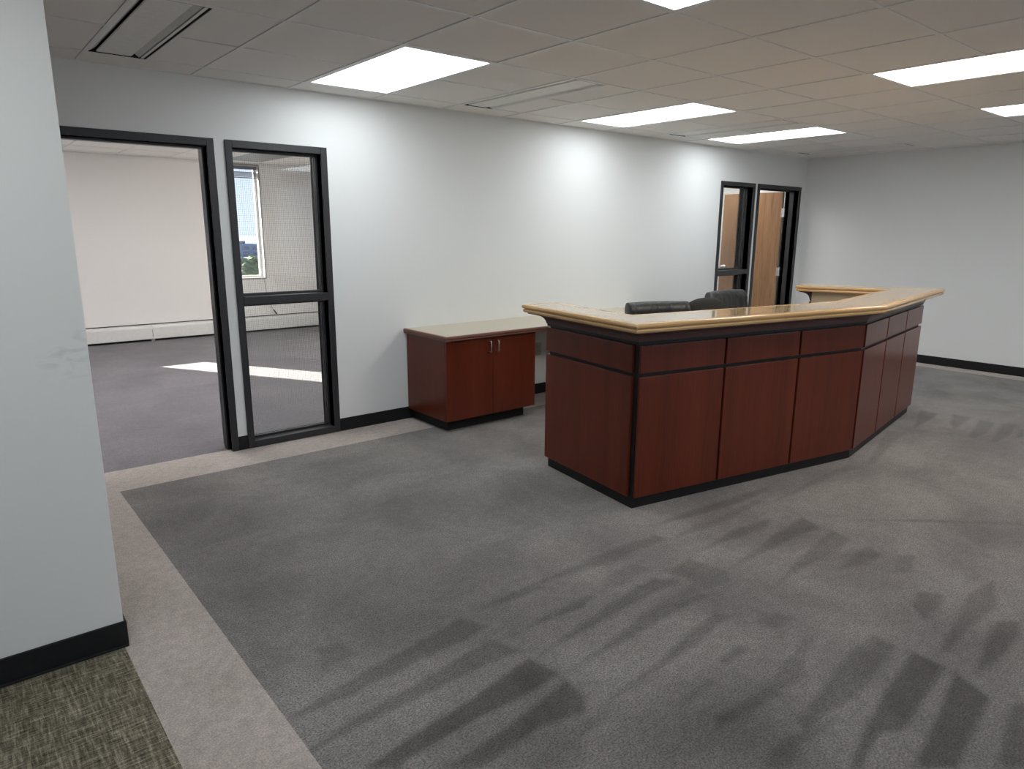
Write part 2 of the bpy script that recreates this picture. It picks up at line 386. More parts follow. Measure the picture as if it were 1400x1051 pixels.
box('woven_carpet', (XL0, YF0, -.014), (FX - .008, FY, .001), M['woven'], floor)
box('office_carpet', (XL0, D + .055, -.014), (RX + .1, RY + .1, 0), M['carpet_office'], floor)
box('far_office_carpet', (RX + .1, D + .055, -.014), (XR + .2, RY + .1, 0), M['carpet_office'], floor)

# ------------------------------------------------------------------ walls
def struct(name, mb, mat, bevel=0):
    o = mb.obj(name, mat, None, bevel); o['kind'] = 'structure'; return o
D1 = (0.46, 1.431, 2.02)        # clear opening of the near doorway
S1 = (1.588, 2.195)             # clear sidelight opening
D2 = (7.80, 8.72, 2.02)
S2 = (7.045, 7.655)
F = .045
def wall_with_holes(x0, x1, y0, y1, z1, holes):
    mb = MB(); x = x0
    for a, b, za, zb in sorted(holes):
        if a > x: mb.box(x, y0, 0, a, y1, z1)
        if zb < z1: mb.box(a, y0, zb, b, y1, z1)
        if za > 0: mb.box(a, y0, 0, b, y1, za)
        x = b
    mb.box(x, y0, 0, x1, y1, z1); return mb
HT = 2.75
struct('wall_back', wall_with_holes(XL0, XR, D, D + TH, HT, [(D1[0], D1[1], 0, 2.02), (S1[0], S1[1], 0, 2.02), (S2[0], S2[1], 0, 2.02), (D2[0], D2[1], 0, 2.02)]), M['wall'])
struct('wall_right', MB().box(XR, YF0, 0, XR + .15, D + TH, HT), M['wall'])
struct('wall_left', MB().box(XL0, FY, 0, FX, FY + .13, HT), M['wall_scuff'])
ADDED_WINDOWS = [(-2.4, -.4), (.2, 2.2), (2.8, 4.8), (5.4, 7.4)]  # unseen window bank, added to let daylight in from behind the camera
struct('wall_front', wall_with_holes(XL0, XR + .15, YF0 - .15, YF0, HT, [(a, c, .3, 2.36) for a, c in ADDED_WINDOWS]), M['wall'])
for k, (a, c) in enumerate(ADDED_WINDOWS):
    d = thing('window_%d' % (5 + k), None, None, (0, 0, 0), None, 'structure')
    for x in (a, c - .04): box('jamb', (x, YF0 - .11, .3), (x + .04, YF0 - .05, 2.36), M['alu'], d)
    for z in (.3, 2.32): box('rail', (a + .04, YF0 - .11, z), (c - .04, YF0 - .05, z + .04), M['alu'], d)
    box('pane', (a + .04, YF0 - .083, .34), (c - .04, YF0 - .077, 2.32), M['glass'], d)
struct('wall_far_left', MB().box(XL0 - .15, YF0, 0, XL0, RY, HT), M['wall'])
struct('wall_office_right', MB().box(RX, D + TH, 0, RX + .12, RY, HT), M['wall_office'])
W3 = (3.22, 3.815, .80, 2.39); W4 = (.46, 1.055, .80, 2.39); 
struct('wall_office_back', wall_with_holes(XL0, XR, RY, RY + .22, HT, [W3, W4]), M['wall_office'])
struct('wall_far_office_right', MB().box(XR + .1, D + TH, 0, XR + .25, RY, HT), M['wall'])

# ------------------------------------------------------------------ ceiling
ceiling = struct('ceiling', MB().box(XL0, YF0, H + .12, XR + .2, RY + .2, H + .25), M['vent_grey'])
LIGHTS = [(0, 0), (4, 0), (7, 0), (0, -4), (4, -4), (7, -4), (-4, -4), (4, -8), (7, -8)]     # (column, row) of the front-left cell; row 0 touches GY
VENTS = [-2, 2, 6, 10]
def cellx(i): return GX + i * T
taken = {}
for c, r in LIGHTS:
    for k in range(2): taken[(c, -r + k)] = 'light'
for c in VENTS:
    for k in range(2): taken[(c, k)] = 'vent'
g = .012
def tile(x0, y0, x1, y1, zb=H):
    z0 = .003
    mb = MB(); b_ = .003
    mb.rings([[(x0 + b_, y0 + b_, z0), (x1 - b_, y0 + b_, z0), (x1 - b_, y1 - b_, z0), (x0 + b_, y1 - b_, z0)],
              [(x0, y0, z0 + b_), (x1, y0, z0 + b_), (x1, y1, z0 + b_), (x0, y1, z0 + b_)],
              [(x0, y0, z0 + .018), (x1, y0, z0 + .018), (x1, y1, z0 + .018), (x0, y1, z0 + .018)]])
    return mb.xf(Matrix.Translation((0, 0, zb)))
proto_tile = tile(-T / 2 + g, -T / 2 + g, T / 2 - g, T / 2 - g, 0).obj('ceiling_tile', M['tile'], ceiling)
proto_half = tile(-T / 4 + g, -T / 2 + g, T / 4 - g, T / 2 - g, 0).obj('ceiling_tile', M['tile'], ceiling)
used = {'t': False, 'h': False}
def put(key, proto, x, y, rz=0):
    o = proto if not used[key] else copy_obj(proto, ceiling)
    used[key] = True; o.location = (x, y, H + random.uniform(0, .001)); o.rotation_euler = (random.uniform(-.0025, .0025), random.uniform(-.0025, .0025), rz)
tee_x = MB().box(-T / 2 + g, -g, 0, T / 2 - g, g, .02).obj('cross_tee', M['tee'], ceiling); used['x'] = False
I0, I1 = -5, 11                 # columns of the main field
J0, J1 = 0, 11                   # rows, counted towards the camera from GY
for i in range(I0, I1):
    for j in range(J0, J1):
        x, y = cellx(i) + T / 2, GY - (j + .5) * T
        if y > FY + .1 - T / 2 and x < -.6: continue
        if y < -.5 and (i, j) not in taken: continue
        kind = taken.get((i, j))
        if kind is None: put('t', proto_tile, x, y)
        elif kind == 'vent': put('h', proto_half, x + T / 4, y)
        # tee on the far (Y+) edge of the cell unless inside a fixture
        if kind and taken.get((i, j - 1)) == kind and j > 0: 
            continue
        put('x', tee_x, x, GY - j * T)
for i in range(I0, I1 + 1):     # long runners towards the wall
    MB().box(cellx(i) - g, GY - 8 * T, H - .0006, cellx(i) + g, D, H + .02).obj('main_tee', M['tee'], ceiling)
for i in VENTS: MB().box(cellx(i) + T / 2 - g, GY - 2 * T, H - .0006, cellx(i) + T / 2 + g, GY, H + .02).obj('main_tee', M['tee'], ceiling)
# border tiles beside the back wall and the right wall
for i in range(I0, I1):
    tile(cellx(i) + g, GY + g, cellx(i + 1) - g, D - .014).obj('border_tile', M['tile'], ceiling)
for j in range(J0 - 1, 8):
    y1 = GY - j * T - g if j >= 0 else D - .014; y0 = GY - (j + 1) * T + g
    tile(cellx(I1) + g, y0, XR - .014, y1).obj('border_tile', M['tile'], ceiling)
MB().box(XL0, D - .016, H - .001, XR, D, H + .012).obj('wall_angle', M['tee'], ceiling)
MB().box(XR - .016, YF0, H - .001, XR, D - .016, H + .012).obj('wall_angle', M['tee'], ceiling)
# plain board behind the camera and over the hall on the left
pb = MB(); ylim = GY - J1 * T
ylim = GY - 8 * T; e = GY - 10 * T
pb.box(XL0, YF0, H + .002, XR, e - g, H + .03); xx = XL0
for c in (4, 7): pb.box(xx, e - g, H + .002, cellx(c) + g, ylim - g, H + .03); xx = cellx(c + 1) - g
pb.box(xx, e - g, H + .002, XR, ylim - g, H + .03)
pb.box(XL0, ylim - g, H + .002, cellx(I0) - g, D, H + .03)
pb.obj('plain_ceiling_board', M['tile'], ceiling)
# sunny office: same module, rows counted from its outside wall
OY = 10.22
for i in range(-6, 5):
    for j in range(0, 8):
        x0, x1 = cellx(i), min(cellx(i + 1), RX); y1 = OY - j * T; y0 = y1 - T
        if x1 - x0 < .1: continue
        if (i, j) in ((2, 0), (2, 1)): continue
        if x1 - x0 > T - .01: put('t', proto_tile, (x0 + x1) / 2, (y0 + y1) / 2)
        else: tile(x0 + g, y0 + g, x1 - g, y1 - g).obj('border_tile', M['tile'], ceiling)
for i in range(-6, 5): 
    MB().box(cellx(i) - g, D + TH, H - .0006, cellx(i) + g, RY, H + .02).obj('main_tee', M['tee'], ceiling)
    tile(cellx(i) + g, OY + g, min(cellx(i + 1), RX) - g, RY - .014).obj('border_tile', M['tile'], ceiling)
for j in range(0, 9):
    MB().box(XL0, OY - j * T - g, H, RX, OY - j * T + g, H + .02).obj('cross_tee', M['tee'], ceiling) if j != 1 else None
MB().box(XL0, OY - T - g, H, cellx(2), OY - T + g, H + .02).obj('cross_tee', M['tee'], ceiling)
MB().box(cellx(3), OY - T - g, H, RX, OY - T + g, H + .02).obj('cross_tee', M['tee'], ceiling)
MB().box(XL0, D + TH, H + .003, RX, OY - 8 * T - g, H + .03).obj('border_tile', M['tile'], ceiling)
# far office ceiling
MB().box(RX + .12, D + TH, H + .002, XR + .1, RY, H + .03).obj('plain_ceiling_board', M['tile'], ceiling)

# ------------------------------------------------------------------ ceiling lights
def make_light(label, mat, loc, group=None):
    t = thing('ceiling_light', label, 'light', loc, group)
    w_, l_ = T / 2 - g, T - g; r = .018
    fm = MB()
    fm.box(-w_, -l_, .001, w_, -l_ + r, .03); fm.box(-w_, l_ - r, .001, w_, l_, .03)
    fm.box(-w_, -l_ + r, .001, -w_ + r, l_ - r, .03); fm.box(w_ - r, -l_ + r, .001, w_, l_ - r, .03)
    fm.obj('frame', M['tee'], t)
    MB().box(-w_ + r, -l_ + r, .006, w_ - r, l_ - r, .010).obj('diffuser', mat, t)
    MB().box(-w_, -l_, .032, w_, l_, .11).obj('housing', M['vent_white'], t)
    return t
LAB = {(0, 0): 'lit white ceiling panel nearest the glazed doorway, largest one against the long wall',
       (4, 0): 'lit white ceiling panel over the reception desk, second along the long wall',
       (7, 0): 'lit white ceiling panel third along the long wall, in front of the far oak door',
       (0, -4): 'lit white ceiling panel cut off by the top edge of the picture',
       (4, -4): 'warm white lit ceiling panel at the upper right',
       (7, -4): 'small cool white lit ceiling panel at the right edge, beyond the warm one',
       (-4, -4): 'lit white ceiling panel added out of view to light the near left wall',  # this and the panels below are unseen, added to brighten the room
       (4, -8): 'lit white ceiling panel added behind the camera, in line with the warm one',
       (7, -8): 'lit white ceiling panel added behind the camera, nearest the right wall'}
for c, r in LIGHTS:
    make_light(LAB[(c, r)], M['warm_panel'] if (c, r) == (4, -4) else M['cool_panel'], (cellx(c) + T / 2, GY + (r - 1) * T if r == 0 else GY + r * T - T, H))
make_light('unlit grey ceiling panel seen through the glass of the near sidelight', M['dead_panel'], (cellx(2) + T / 2, OY - T, H))
def added_light(x, y, label):  # unseen panels added to brighten the side offices
    t = make_light(label, M['added_panel'], (x, y, H - .012))
for x, y, lb in [(8.1, 5.9, 'unseen lit ceiling panel in the far office beside the oak door'),
                 (6.2, 6.1, 'added lit ceiling panel in the far office behind its sidelight'),
                 (7.0, 7.9, 'added lit ceiling panel deep in the far office, farthest from the oak door'),
                 (-1.2, 7.7, 'added lit ceiling panel at the far left of the sunny office, hidden by the near wall'),
                 (-1.2, 5.8, 'added lit ceiling panel at the near left of the sunny office, hidden by the near wall'),
                 (1.2, 5.8, 'added lit ceiling panel of the sunny office just inside the near doorway'),
                 (1.2, 7.7, 'added lit ceiling panel in the middle of the sunny office, above the sun patch'),
                 (3.4, 5.8, 'added lit ceiling panel of the sunny office just behind the near sidelight'),
                 (3.4, 7.7, 'added lit ceiling panel of the sunny office beside its right wall')]:
    added_light(x, y, lb)

# ------------------------------------------------------------------ slot vents
def make_vent(c, label):
    t = thing('air_vent', label, 'vent', (cellx(c), GY - T, H), 'slot vents along the long wall')
    x0 = 0 if c == -2 else .014; x1, l = x0 + .291, T - g
    hs = MB(); hs.box(x0, -l, .075, x1, l, .085); hs.box(x0, -l, .004, x0 + .003, l, .075); hs.box(x1 - .004, -l, .0, x1, l, .075)
    hs.box(x0, -l, .0, x1, -l + .004, .075); hs.box(x0, l - .004, .0, x1, l, .075)
    hs.obj('housing', M['dark_void'], t)
    # curved deflector in the left slot
    n = 8
    pr = [(x0 + .004 + .050 * (k / n), .002 + .030 * (k / n) ** 1.5) for k in range(n + 1)]
    mb = MB(); poly = pr + [(x + .003, z) for x, z in reversed(pr)]
    mb.rings([[(x, -l + .004, z) for x, z in poly], [(x, l - .004, z) for x, z in poly]]); mb.obj('deflector', M['vent_white'], t, smooth=False)
    MB().box(x0 + .052, -l + .005, .004, x0 + .218, l - .005, .012).obj('centre_panel', M['vent_white'], t)
    MB().rings([[(x0 + .224, -l + .02, .030), (x0 + .258, -l + .02, .004), (x0 + .258, -l + .02, .010), (x0 + .226, -l + .02, .036)],
                [(x0 + .224, l - .005, .030), (x0 + .258, l - .005, .004), (x0 + .258, l - .005, .010), (x0 + .226, l - .005, .036)]]).obj('blade', M['vent_white'], t)
    MB().box(x0 + .266, -l + .005, .002, x0 + .280, l - .005, .02).obj('rail', M['vent_white'], t)
    MB().box(x0 - .002, -l, -.001, x0 + .004, l, .004).obj('trim', M['vent_white'], t)
    return t
for c, lb in zip(VENTS, ['large slot vent in the ceiling above the near doorway, at the upper left',
                         'slot vent between the first and second lit panels along the wall',
                         'slot vent between the second and third lit panels along the wall',
                         'thin slot vent nearest the far right corner of the ceiling']): make_vent(c, lb)

# ------------------------------------------------------------------ baseboards
BH = .098
def bb(name, segs):
    mb = MB()
    for s in segs: mb.box(*s)
    o = mb.obj(name, M['black_vinyl'], None, .003); o['kind'] = 'structure'
bt = .009
bb('baseboard_back', [(1.476, D - bt, 0, 1.541, D, BH), (2.241, D - bt, 0, 6.998, D, BH), (8.768, D - bt, 0, XR, D, BH), (XL0, D - bt, 0, D1[0] - F, D, BH)])
bb('baseboard_right', [(XR - bt, YF0, 0, XR, D - bt, BH)])
bb('baseboard_left', [(XL0, FY - bt, 0, FX + bt, FY, BH), (FX, FY, 0, FX + bt, FY + .13, BH), (XL0, FY - bt - .012, 0, FX + bt - .002, FY - bt, .010)])
bb('baseboard_office', [(RX - bt, D + TH, 0, RX, RY - .1, BH)])

# ------------------------------------------------------------------ black steel door and sidelight frames
FO = -.012      # proud of the wall
def frame_piece(name, x0, x1, z0, z1, parent, y0=D + FO, y1=D + TH + .012, bevel=.003): return box(name, (x0, y0, z0), (x1, y1, z1), M['black_frame'], parent, bevel)
HD = 2.02; TOPZ = 2.067
def door_frame(name, x0, x1):
    d = thing(name, None, None, (0, 0, 0), None, 'structure')
    frame_piece('jamb', x0 - F, x0, 0, TOPZ, d); frame_piece('jamb', x1, x1 + F, 0, TOPZ, d)
    frame_piece('head', x0, x1, HD, TOPZ, d)
    # stops in the rebate
    box('stop', (x0, D + .055, 0), (x0 + .014, D + .115, HD), M['black_frame'], d, .002)
    box('stop', (x1 - .014, D + .055, 0), (x1, D + .115, HD), M['black_frame'], d, .002)
    box('stop', (x0 + .014, D + .055, HD - .014), (x1 - .014, D + .115, HD), M['black_frame'], d, .002)
    return d
d1 = door_frame('door_1', D1[0], D1[1])
for z in (.25, 1.0, 1.75): box('strike_plate', (D1[1] - .0015, D + .125, z - .05), (D1[1], D + .155, z + .05), M['black_frame'], d1)
def sidelight(name, x0, x1, mesh_step):
    d = thing(name, None, None, (0, 0, 0), None, 'structure')
    frame_piece('jamb', x0 - F, x0, 0, TOPZ, d); frame_piece('jamb', x1, x1 + F, 0, TOPZ, d)
    frame_piece('head', x0, x1, HD, TOPZ, d); frame_piece('sill', x0, x1, 0, .05, d)
    frame_piece('rail', x0, x1, 1.005, 1.06, d)
    for za, zb in ((.05, 1.005), (1.06, HD)):
        st = MB(); s = .016; ya, yb = D + .06, D + .078; yc, yd = D + .090, D + .108
        for p, q in ((ya, yb), (yc, yd)):
            st.box(x0, p, za, x0 + s, q, zb); st.box(x1 - s, p, za, x1, q, zb); st.box(x0 + s, p, za, x1 - s, q, za + s); st.box(x0 + s, p, zb - s, x1 - s, q, zb)
        st.obj('glazing_bead', M['black_frame'], d)
        MB().box(x0 + .004, D + .0805, za + .004, x1 - .004, D + .0875, zb - .004).obj('pane', M['glass'], d)
        wm = MB(); r = .0004; yy = D + .0795
        k = x0 + s + mesh_step
        while k < x1 - s: wm.box(k - r, yy - r, za + s, k + r, yy + r, zb - s); k += mesh_step
        k = za + s + mesh_step
        while k < zb - s: wm.box(x0 + s, yy - r, k - r, x1 - s, yy + r, k + r); k += mesh_step
        o = wm.obj('wire_mesh', M['wire'], d); o['kind'] = 'stuff'
    return d
sidelight('window_1', S1[0], S1[1], .0127)
sidelight('window_2', S2[0], S2[1], .0127)
d2 = door_frame('door_2', D2[0], D2[1])
# the oak leaf stands open at right angles into the far office
lx = D2[1] - .012
leaf = box('door_leaf', (lx - .044, D + TH + .016, .012), (lx, D + TH + .016 + .875, 2.012), M['oak'], d2, .002)
box('edge_strip', (lx - .043, D + TH + .0135, .012), (lx - .001, D + TH + .0158, 2.012), M['inner_panel'], d2)
for z in (1.75, .99, .25):
    h = MB(); h.box(lx - .046, D + TH - .028, z - .057, lx - .0005, D + TH + .013, z + .057); h.tube([(lx - .050, D + TH + .006, z - .057), (lx - .050, D + TH + .006, z + .057)], .008, 10)
    h.obj('hinge', M['steel'], d2)
ky = D + TH + .016 + .875 - .065
kn = MB(); kn.tube([(lx - .044, ky, 1.015), (lx - .052, ky, 1.015)], .033, 20); kn.tube([(lx - .052, ky, 1.015), (lx - .075, ky, 1.015), (lx - .082, ky, 1.015), (lx - .098, ky, 1.015), (lx - .108, ky, 1.015)], [.012, .012, .026, .029, .018], 18)
kn.obj('door_knob', M['steel'], leaf, 0, True)

# ------------------------------------------------------------------ outside windows of the sunny office
def ext_window(name, W, full):
    d = thing(name, None, None, (0, 0, 0), None, 'structure'); x0, x1, z0, z1 = W
    f = .03; ya, yb = RY + .10, RY + .15
    for nm, a, b in (('jamb', (x0, ya, z0), (x0 + f, yb, z1)), ('jamb', (x1 - f, ya, z0), (x1, yb, z1)), ('head', (x0 + f, ya, z1 - f), (x1 - f, yb, z1)), ('sill', (x0 + f, ya, z0), (x1 - f, yb, z0 + f))):
        box(nm, a, b, M['heater'], d)
    MB().box(x0 + f, RY + .122, z0 + f, x1 - f, RY + .128, z1 - f).obj('pane', M['glass'], d)
    if full:   # thin grey casing on the room side
        c = .022
        for a, b in (((x1, RY - .008, z0 - c), (x1 + c, RY + .0, z1 + c)), ((x0 - c, RY - .008, z0 - c), (x0, RY, z1 + c)), ((x0, RY - .008, z1), (x1, RY, z1 + c)), ((x0, RY - .012, z0 - c), (x1, RY, z0))):
            box('casing', a, b, M['alu'], d)
    return d
ext_window('window_3', W3, True); ext_window('window_4', W4, False)
def blind(W, label, cord):
    x0, x1, z0, z1 = W
    t = thing('window_blind', label, 'blind', ((x0 + x1) / 2, RY + .05, z1), 'raised blinds in the office windows'); hw = (x1 - x0) / 2 - .006
    box('head_rail', (-hw, -.02, -.05), (hw, .02, -.004), M['blind'], t, .002)
    for k in range(6): box('slat', (-hw + .004, -.022, -.090 - k * .012), (hw - .004, .022, -.084 - k * .012), M['blind'], t)
    box('bottom_rail', (-hw + .004, -.022, -.170), (hw - .004, .022, -.158), M['blind'], t, .002)
    if cord:
        c = MB(); xx = x1 + .0 - (x0 + x1) / 2
        c.tube([(xx - .05, -.03, -.03), (xx - .03, -.075, -1.0), (xx - .02, -.08, -1.65), (xx + .0, -.08, -1.90), (xx + .05, -.09, -2.03), (xx + .09, -.09, -2.09)], .0035, 8)
        c.obj('pull_cord', M['cord'], t, 0, True)
        MB().tube([(xx + .075, -.09, -2.07), (xx + .12, -.09, -2.14)], [.006, .011], 10).obj('cord_tassel', M['outlet_dark'], t, 0, True)
    return t
blind(W3, 'dark slatted blind raised to the top of the narrow outside window, seen through the sidelight', True)
blind(W4, 'raised blind in the hidden outside window left of the doorway view', False)

# ------------------------------------------------------------------ baseboard heater in the sunny office
ht = thing('baseboard_heater', 'long low white baseboard heater along the outside wall of the sunny office', 'heater', (0, RY, 0))
cuts = [XL0 + .01, 0.62, 2.19, 3.42, 4.64]
for a, b in zip(cuts[:-1], cuts[1:]):
    cp = MB(); a_, b_ = a + .003, b - .003
    prof = [(-.085, .032), (-.090, .040), (-.090, .185), (-.080, .212), (-.020, .222), (-.020, .216), (-.076, .206), (-.084, .182), (-.084, .040)]
    cp.rings([[(a_, y, z) for y, z in prof], [(b_, y, z) for y, z in prof]]); cp.obj('cover_panel', M['heater'], ht)
box('back_plate', (XL0 + .01, -.012, .03), (4.64, 0, .224), M['heater'], ht)
box('damper_slot', (XL0 + .01, -.016, .224), (4.64, 0, .233), M['dark_void'], ht)
box('fin_block', (XL0 + .02, -.07, .06), (4.62, -.014, .15), M['dark_void'], ht)
for x in (-1.5, .62, 2.19, 3.42, 4.6): box('foot', (x - .02, -.08, 0), (x + .02, -.012, .034), M['vent_grey'], ht)
bk = MB(); bk.box(XL0 + .01, -.011, 0, 4.64, -.003, .03); bk.obj('toe_shadow', M['dark_void'], ht)  # dark strip stands in for the shadow under the heater

# ------------------------------------------------------------------ reception desk
def isect(p, d, q, e):
    den = d[0] * e[1] - d[1] * e[0]; s = ((q[0] - p[0]) * e[1] - (q[1] - p[1]) * e[0]) / den
    return (p[0] + s * d[0], p[1] + s * d[1])
# slab corners: 0 LI 1 LA 2 A 3 B 4 C 5 RA 6 RI 7 Ri 8 Bi 9 Li
SLAB = [(3.091, 3.292), (2.836, 3.331), (2.675, 2.255), (4.666, 1.881), (6.479, 2.174), (6.076, 3.220), (5.758, 3.097), (6.009, 2.443), (4.671, 2.226), (2.979, 2.544)]
OUTER = {0, 1, 2, 3, 4, 5}       # edges k -> k+1 : 0 left end, 1 left side, 2 front, 3 angled front, 4 right side, 5 right end
def off_poly(o_out, o_in):
    n = len(SLAB); L = []
    for k in range(n):
        p, q = SLAB[k], SLAB[(k + 1) % n]; dx, dy = q[0] - p[0], q[1] - p[1]; l = math.hypot(dx, dy); o = o_out if k in OUTER else o_in
        nx, ny = -dy / l, dx / l      # left of travel is inside (counter-clockwise outline)
        L.append(((p[0] + nx * o, p[1] + ny * o), (dx, dy)))
    return [isect(*L[k - 1], *L[k]) for k in range(n)]
A_BODY = .130; IN = .055
desk = thing('reception_desk', 'large angled mahogany reception desk with beige counter on top, standing on the carpet', 'desk', (0, 0, 0))
ring = lambda oo, oi, z: [(x, y, z) for x, y in off_poly(oo, oi)]
# black carcass: posts, rails and toe kick in one piece
MB().rings([ring(A_BODY, IN + .012, 0), ring(A_BODY, IN + .012, .945)]).obj('carcass', M['black_wood'], desk)
# tan lining of the inner side
inn = off_poly(A_BODY, IN); inn2 = off_poly(A_BODY, IN + .012)
for k in (6, 7, 8, 9):
    j = (k + 1) % 10
    MB().prism([inn[k], inn[j], inn2[j], inn2[k]], .02, 1.004).obj('inner_panel', M['inner_panel'], desk)
# panels, two rows: 18 mm proud of the carcass
bo = off_poly(A_BODY, IN); bp = off_poly(A_BODY - .018, IN)
def lerp(a, b, t): return (a[0] + (b[0] - a[0]) * t, a[1] + (b[1] - a[1]) * t)
def panels(k, n, s0, s1, gap=.018):
    p, q = bp[k], bp[(k + 1) % 10]; dx, dy = q[0] - p[0], q[1] - p[1]; L = math.hypot(dx, dy); ux, uy = dx / L, dy / L; nx, ny = -uy, ux
    run = L - s0 - s1; wd = (run - gap * (n - 1)) / n
    for c in range(n):
        a = s0 + c * (wd + gap); b = a + wd
        poly = [(p[0] + ux * a, p[1] + uy * a), (p[0] + ux * b, p[1] + uy * b), (p[0] + ux * b + nx * .0185, p[1] + uy * b + ny * .0185), (p[0] + ux * a + nx * .0185, p[1] + uy * a + ny * .0185)]
        for z0, z1, nm in ((.064, .747, 'lower_panel'), (.768, .917, 'upper_panel')):
            MB().prism(poly, z0, z1).obj(nm, M['mahogany'], desk, .0025)
panels(1, 1, 0.0, .046); panels(2, 3, .022, .012); panels(3, 3, .012, 0.0); panels(4, 1, .046, 0.0)
for k in (0, 5): panels(k, 1, .0, .0)
# frieze and cove moulding wrap the outside and both wing ends
MB().rings([ring(A_BODY - .014, IN + .002, .926), ring(A_BODY - .014, IN + .002, .950)]).obj('frieze', M['black_wood'], desk)
cv = []
for t in range(9):
    a = t / 8 * PI / 2
    cv.append((A_BODY - .022 - .078 * (1 - math.cos(a)), .950 + .046 * math.sin(a)))
prof = [(A_BODY - .018, .940), (A_BODY - .020, .950)] + cv[1:] + [(.026, .998), (.026, 1.006)]
MB().rings([ring(o, IN + .001, z) for o, z in prof]).obj('cove_moulding', M['moulding'], desk)
# counter: maple edge pieces mitred round a laminate top
def edge_piece(k, name='edge_trim'):
    wd = .042
    pf = [(0.004, 1.0535), (0.000, 1.050), (-.002, 1.042), (0.0, 1.034), (.004, 1.0305), (.012, 1.030), (.012, 1.0265), (.006, 1.025), (.004, 1.016), (.008, 1.006), (wd, 1.006), (wd, 1.0537)]
    polys = [(off_poly(o, o), z) for o, z in pf]; j = (k + 1) % 10
    MB().rings([[(*pl[k], z) for pl, z in polys], [(*pl[j], z) for pl, z in polys]]).obj(name, M['maple'], desk)
for k in range(10): edge_piece(k)
top = off_poly(.042, .042)
m_ = [top[3], top[8]]
def top_piece(idx):
    pl = [top[i] for i in idx]; MB().prism(pl, 1.008, 1.0535).obj('countertop', M['laminate'], desk)
top_piece([0, 1, 2, 9]); top_piece([2, 3, 8, 9]); top_piece([3, 4, 7, 8]); top_piece([4, 5, 6, 7])
# lower work surface on the staff side
ws = off_poly(A_BODY, IN + .001)
wp = [lerp(ws[9], ws[8], .02), ws[8], lerp(ws[8], ws[7], .98)]
back = [(wp[2][0] - .06, wp[2][1] + .42), (4.62, 2.80), (wp[0][0] + .06, wp[0][1] + .42)]
MB().prism([wp[0], wp[1], wp[2]] + back, .705, .735).obj('work_surface', M['inner_panel'], desk, .004)

# ------------------------------------------------------------------ credenza: base cabinet and worktop
cab = thing('base_cabinet', 'two-door mahogany base cabinet with chrome pulls against the white wall', 'cabinet', (2.842, 4.20, 0))
cw, cd, ch = .880, D - bt - .003 - 4.20, .704
box('carcass', (0, .021, .085), (cw, cd, ch), M['mahogany'], cab, .002)
box('plinth', (.045, .062, 0), (cw - .07, cd, .085), M['black_vinyl'], cab, .002)
for s, (a, b) in enumerate(((.0, .438), (.442, .880))):
    dr = box('cabinet_door', (a, 0, .086), (b, .019, ch - .004), M['mahogany'], cab, .002)
    hx = .438 - .035 if s == 0 else .442 + .035
    hd = MB(); hd.tube([(hx, 0, .585), (hx, -.022, .585), (hx, -.028, .592), (hx, -.028, .665), (hx, -.022, .672), (hx, 0, .672)], .0045, 8)
    hd.obj('handle', M['steel'], dr, 0, True)['label'] = 'chrome wire pull'
wt = thing('worktop', 'long pale laminate worktop with mahogany edge, running along the wall over the base cabinet', 'worktop', (0, 0, 0))
wx0, wx1, wy0, wy1 = 2.822, 5.52, 4.168, D - .001
box('top', (wx0 + .02, wy0 + .02, .706), (wx1, wy1, .7425), M['laminate_pale'], wt)
def mitre(a0, a1, b0, b1, name):
    pf = [(.003, .742), (.0, .737), (-.002, .728), (.0, .720), (.005, .716), (.003, .712), (.006, .705), (.022, .705), (.022, .7425)]
    return pf
pf = mitre(0, 0, 0, 0, '')
MB().rings([[(wx0 + o, wy0 + o, z) for o, z in pf], [(wx1, wy0 + o, z) for o, z in pf]]).obj('front_edge', M['mahogany_x'], wt)
MB().rings([[(wx0 + o, wy0 + o, z) for o, z in pf], [(wx0 + o, wy1, z) for o, z in pf]]).obj('side_edge', M['mahogany_x'], wt)
box('support_panel', (wx1 - .06, wy0 + .06, 0), (wx1 - .03, wy1 - .012, .705), M['mahogany'], wt)

# ------------------------------------------------------------------ wall outlet
ol = thing('wall_outlet', 'small double electrical outlet on the wall under the worktop beside the base cabinet', 'outlet', (4.262, D, .43))
box('cover_plate', (-.036, -.006, -.058), (.036, 0, .058), M['outlet'], ol, .003)
for z in (-.021, .021):
    rc = box('receptacle', (-.017, -.008, z - .014), (.017, -.006, z + .014), M['outlet'], ol, .002)
    for x in (-.007, .007): box('slot', (x - .0015, -.0086, z - .004), (x + .0015, -.0079, z + .006), M['outlet_dark'], rc)

# ------------------------------------------------------------------ chairs
def pad(fn, nu, nv):
    """closed soft shape: fn(u in -1..1 across, v 0..1 round the section) -> point"""
    mb = MB(); rs = []
    for i in range(nu + 1):
        u = -1 + 2 * i / nu; rs.append([fn(u, k / nv) for k in range(nv)])
    return mb.rings(rs)
def base_parts(t, r, hub=.40):
    MB().tube([(0, 0, .075), (0, 0, .11), (0, 0, .11), (0, 0, hub)], [.035, .035, .025, .022], 14).obj('column', M['chair_plastic'], t, 0, False)
    for k in range(5):
        a = 2 * PI * k / 5 + .3; c, s = math.cos(a), math.sin(a)
        MB().tube([(0, 0, .095), (c * r * .5, s * r * .5, .085), (c * r, s * r, .066)], [.022, .018, .014], 8).obj('base_arm', M['chair_plastic'], t)
        px, py = -s, c
        w_ = MB(); 
        for d in (-.012, .012): w_.tube([(c * r + px * (d - .008), s * r + py * (d - .008), .027), (c * r + px * (d + .008), s * r + py * (d + .008), .027)], .027, 14)
        w_.tube([(c * r, s * r, .03), (c * r, s * r, .066)], .008, 8)
        w_.obj('caster', M['chair_plastic'], t)
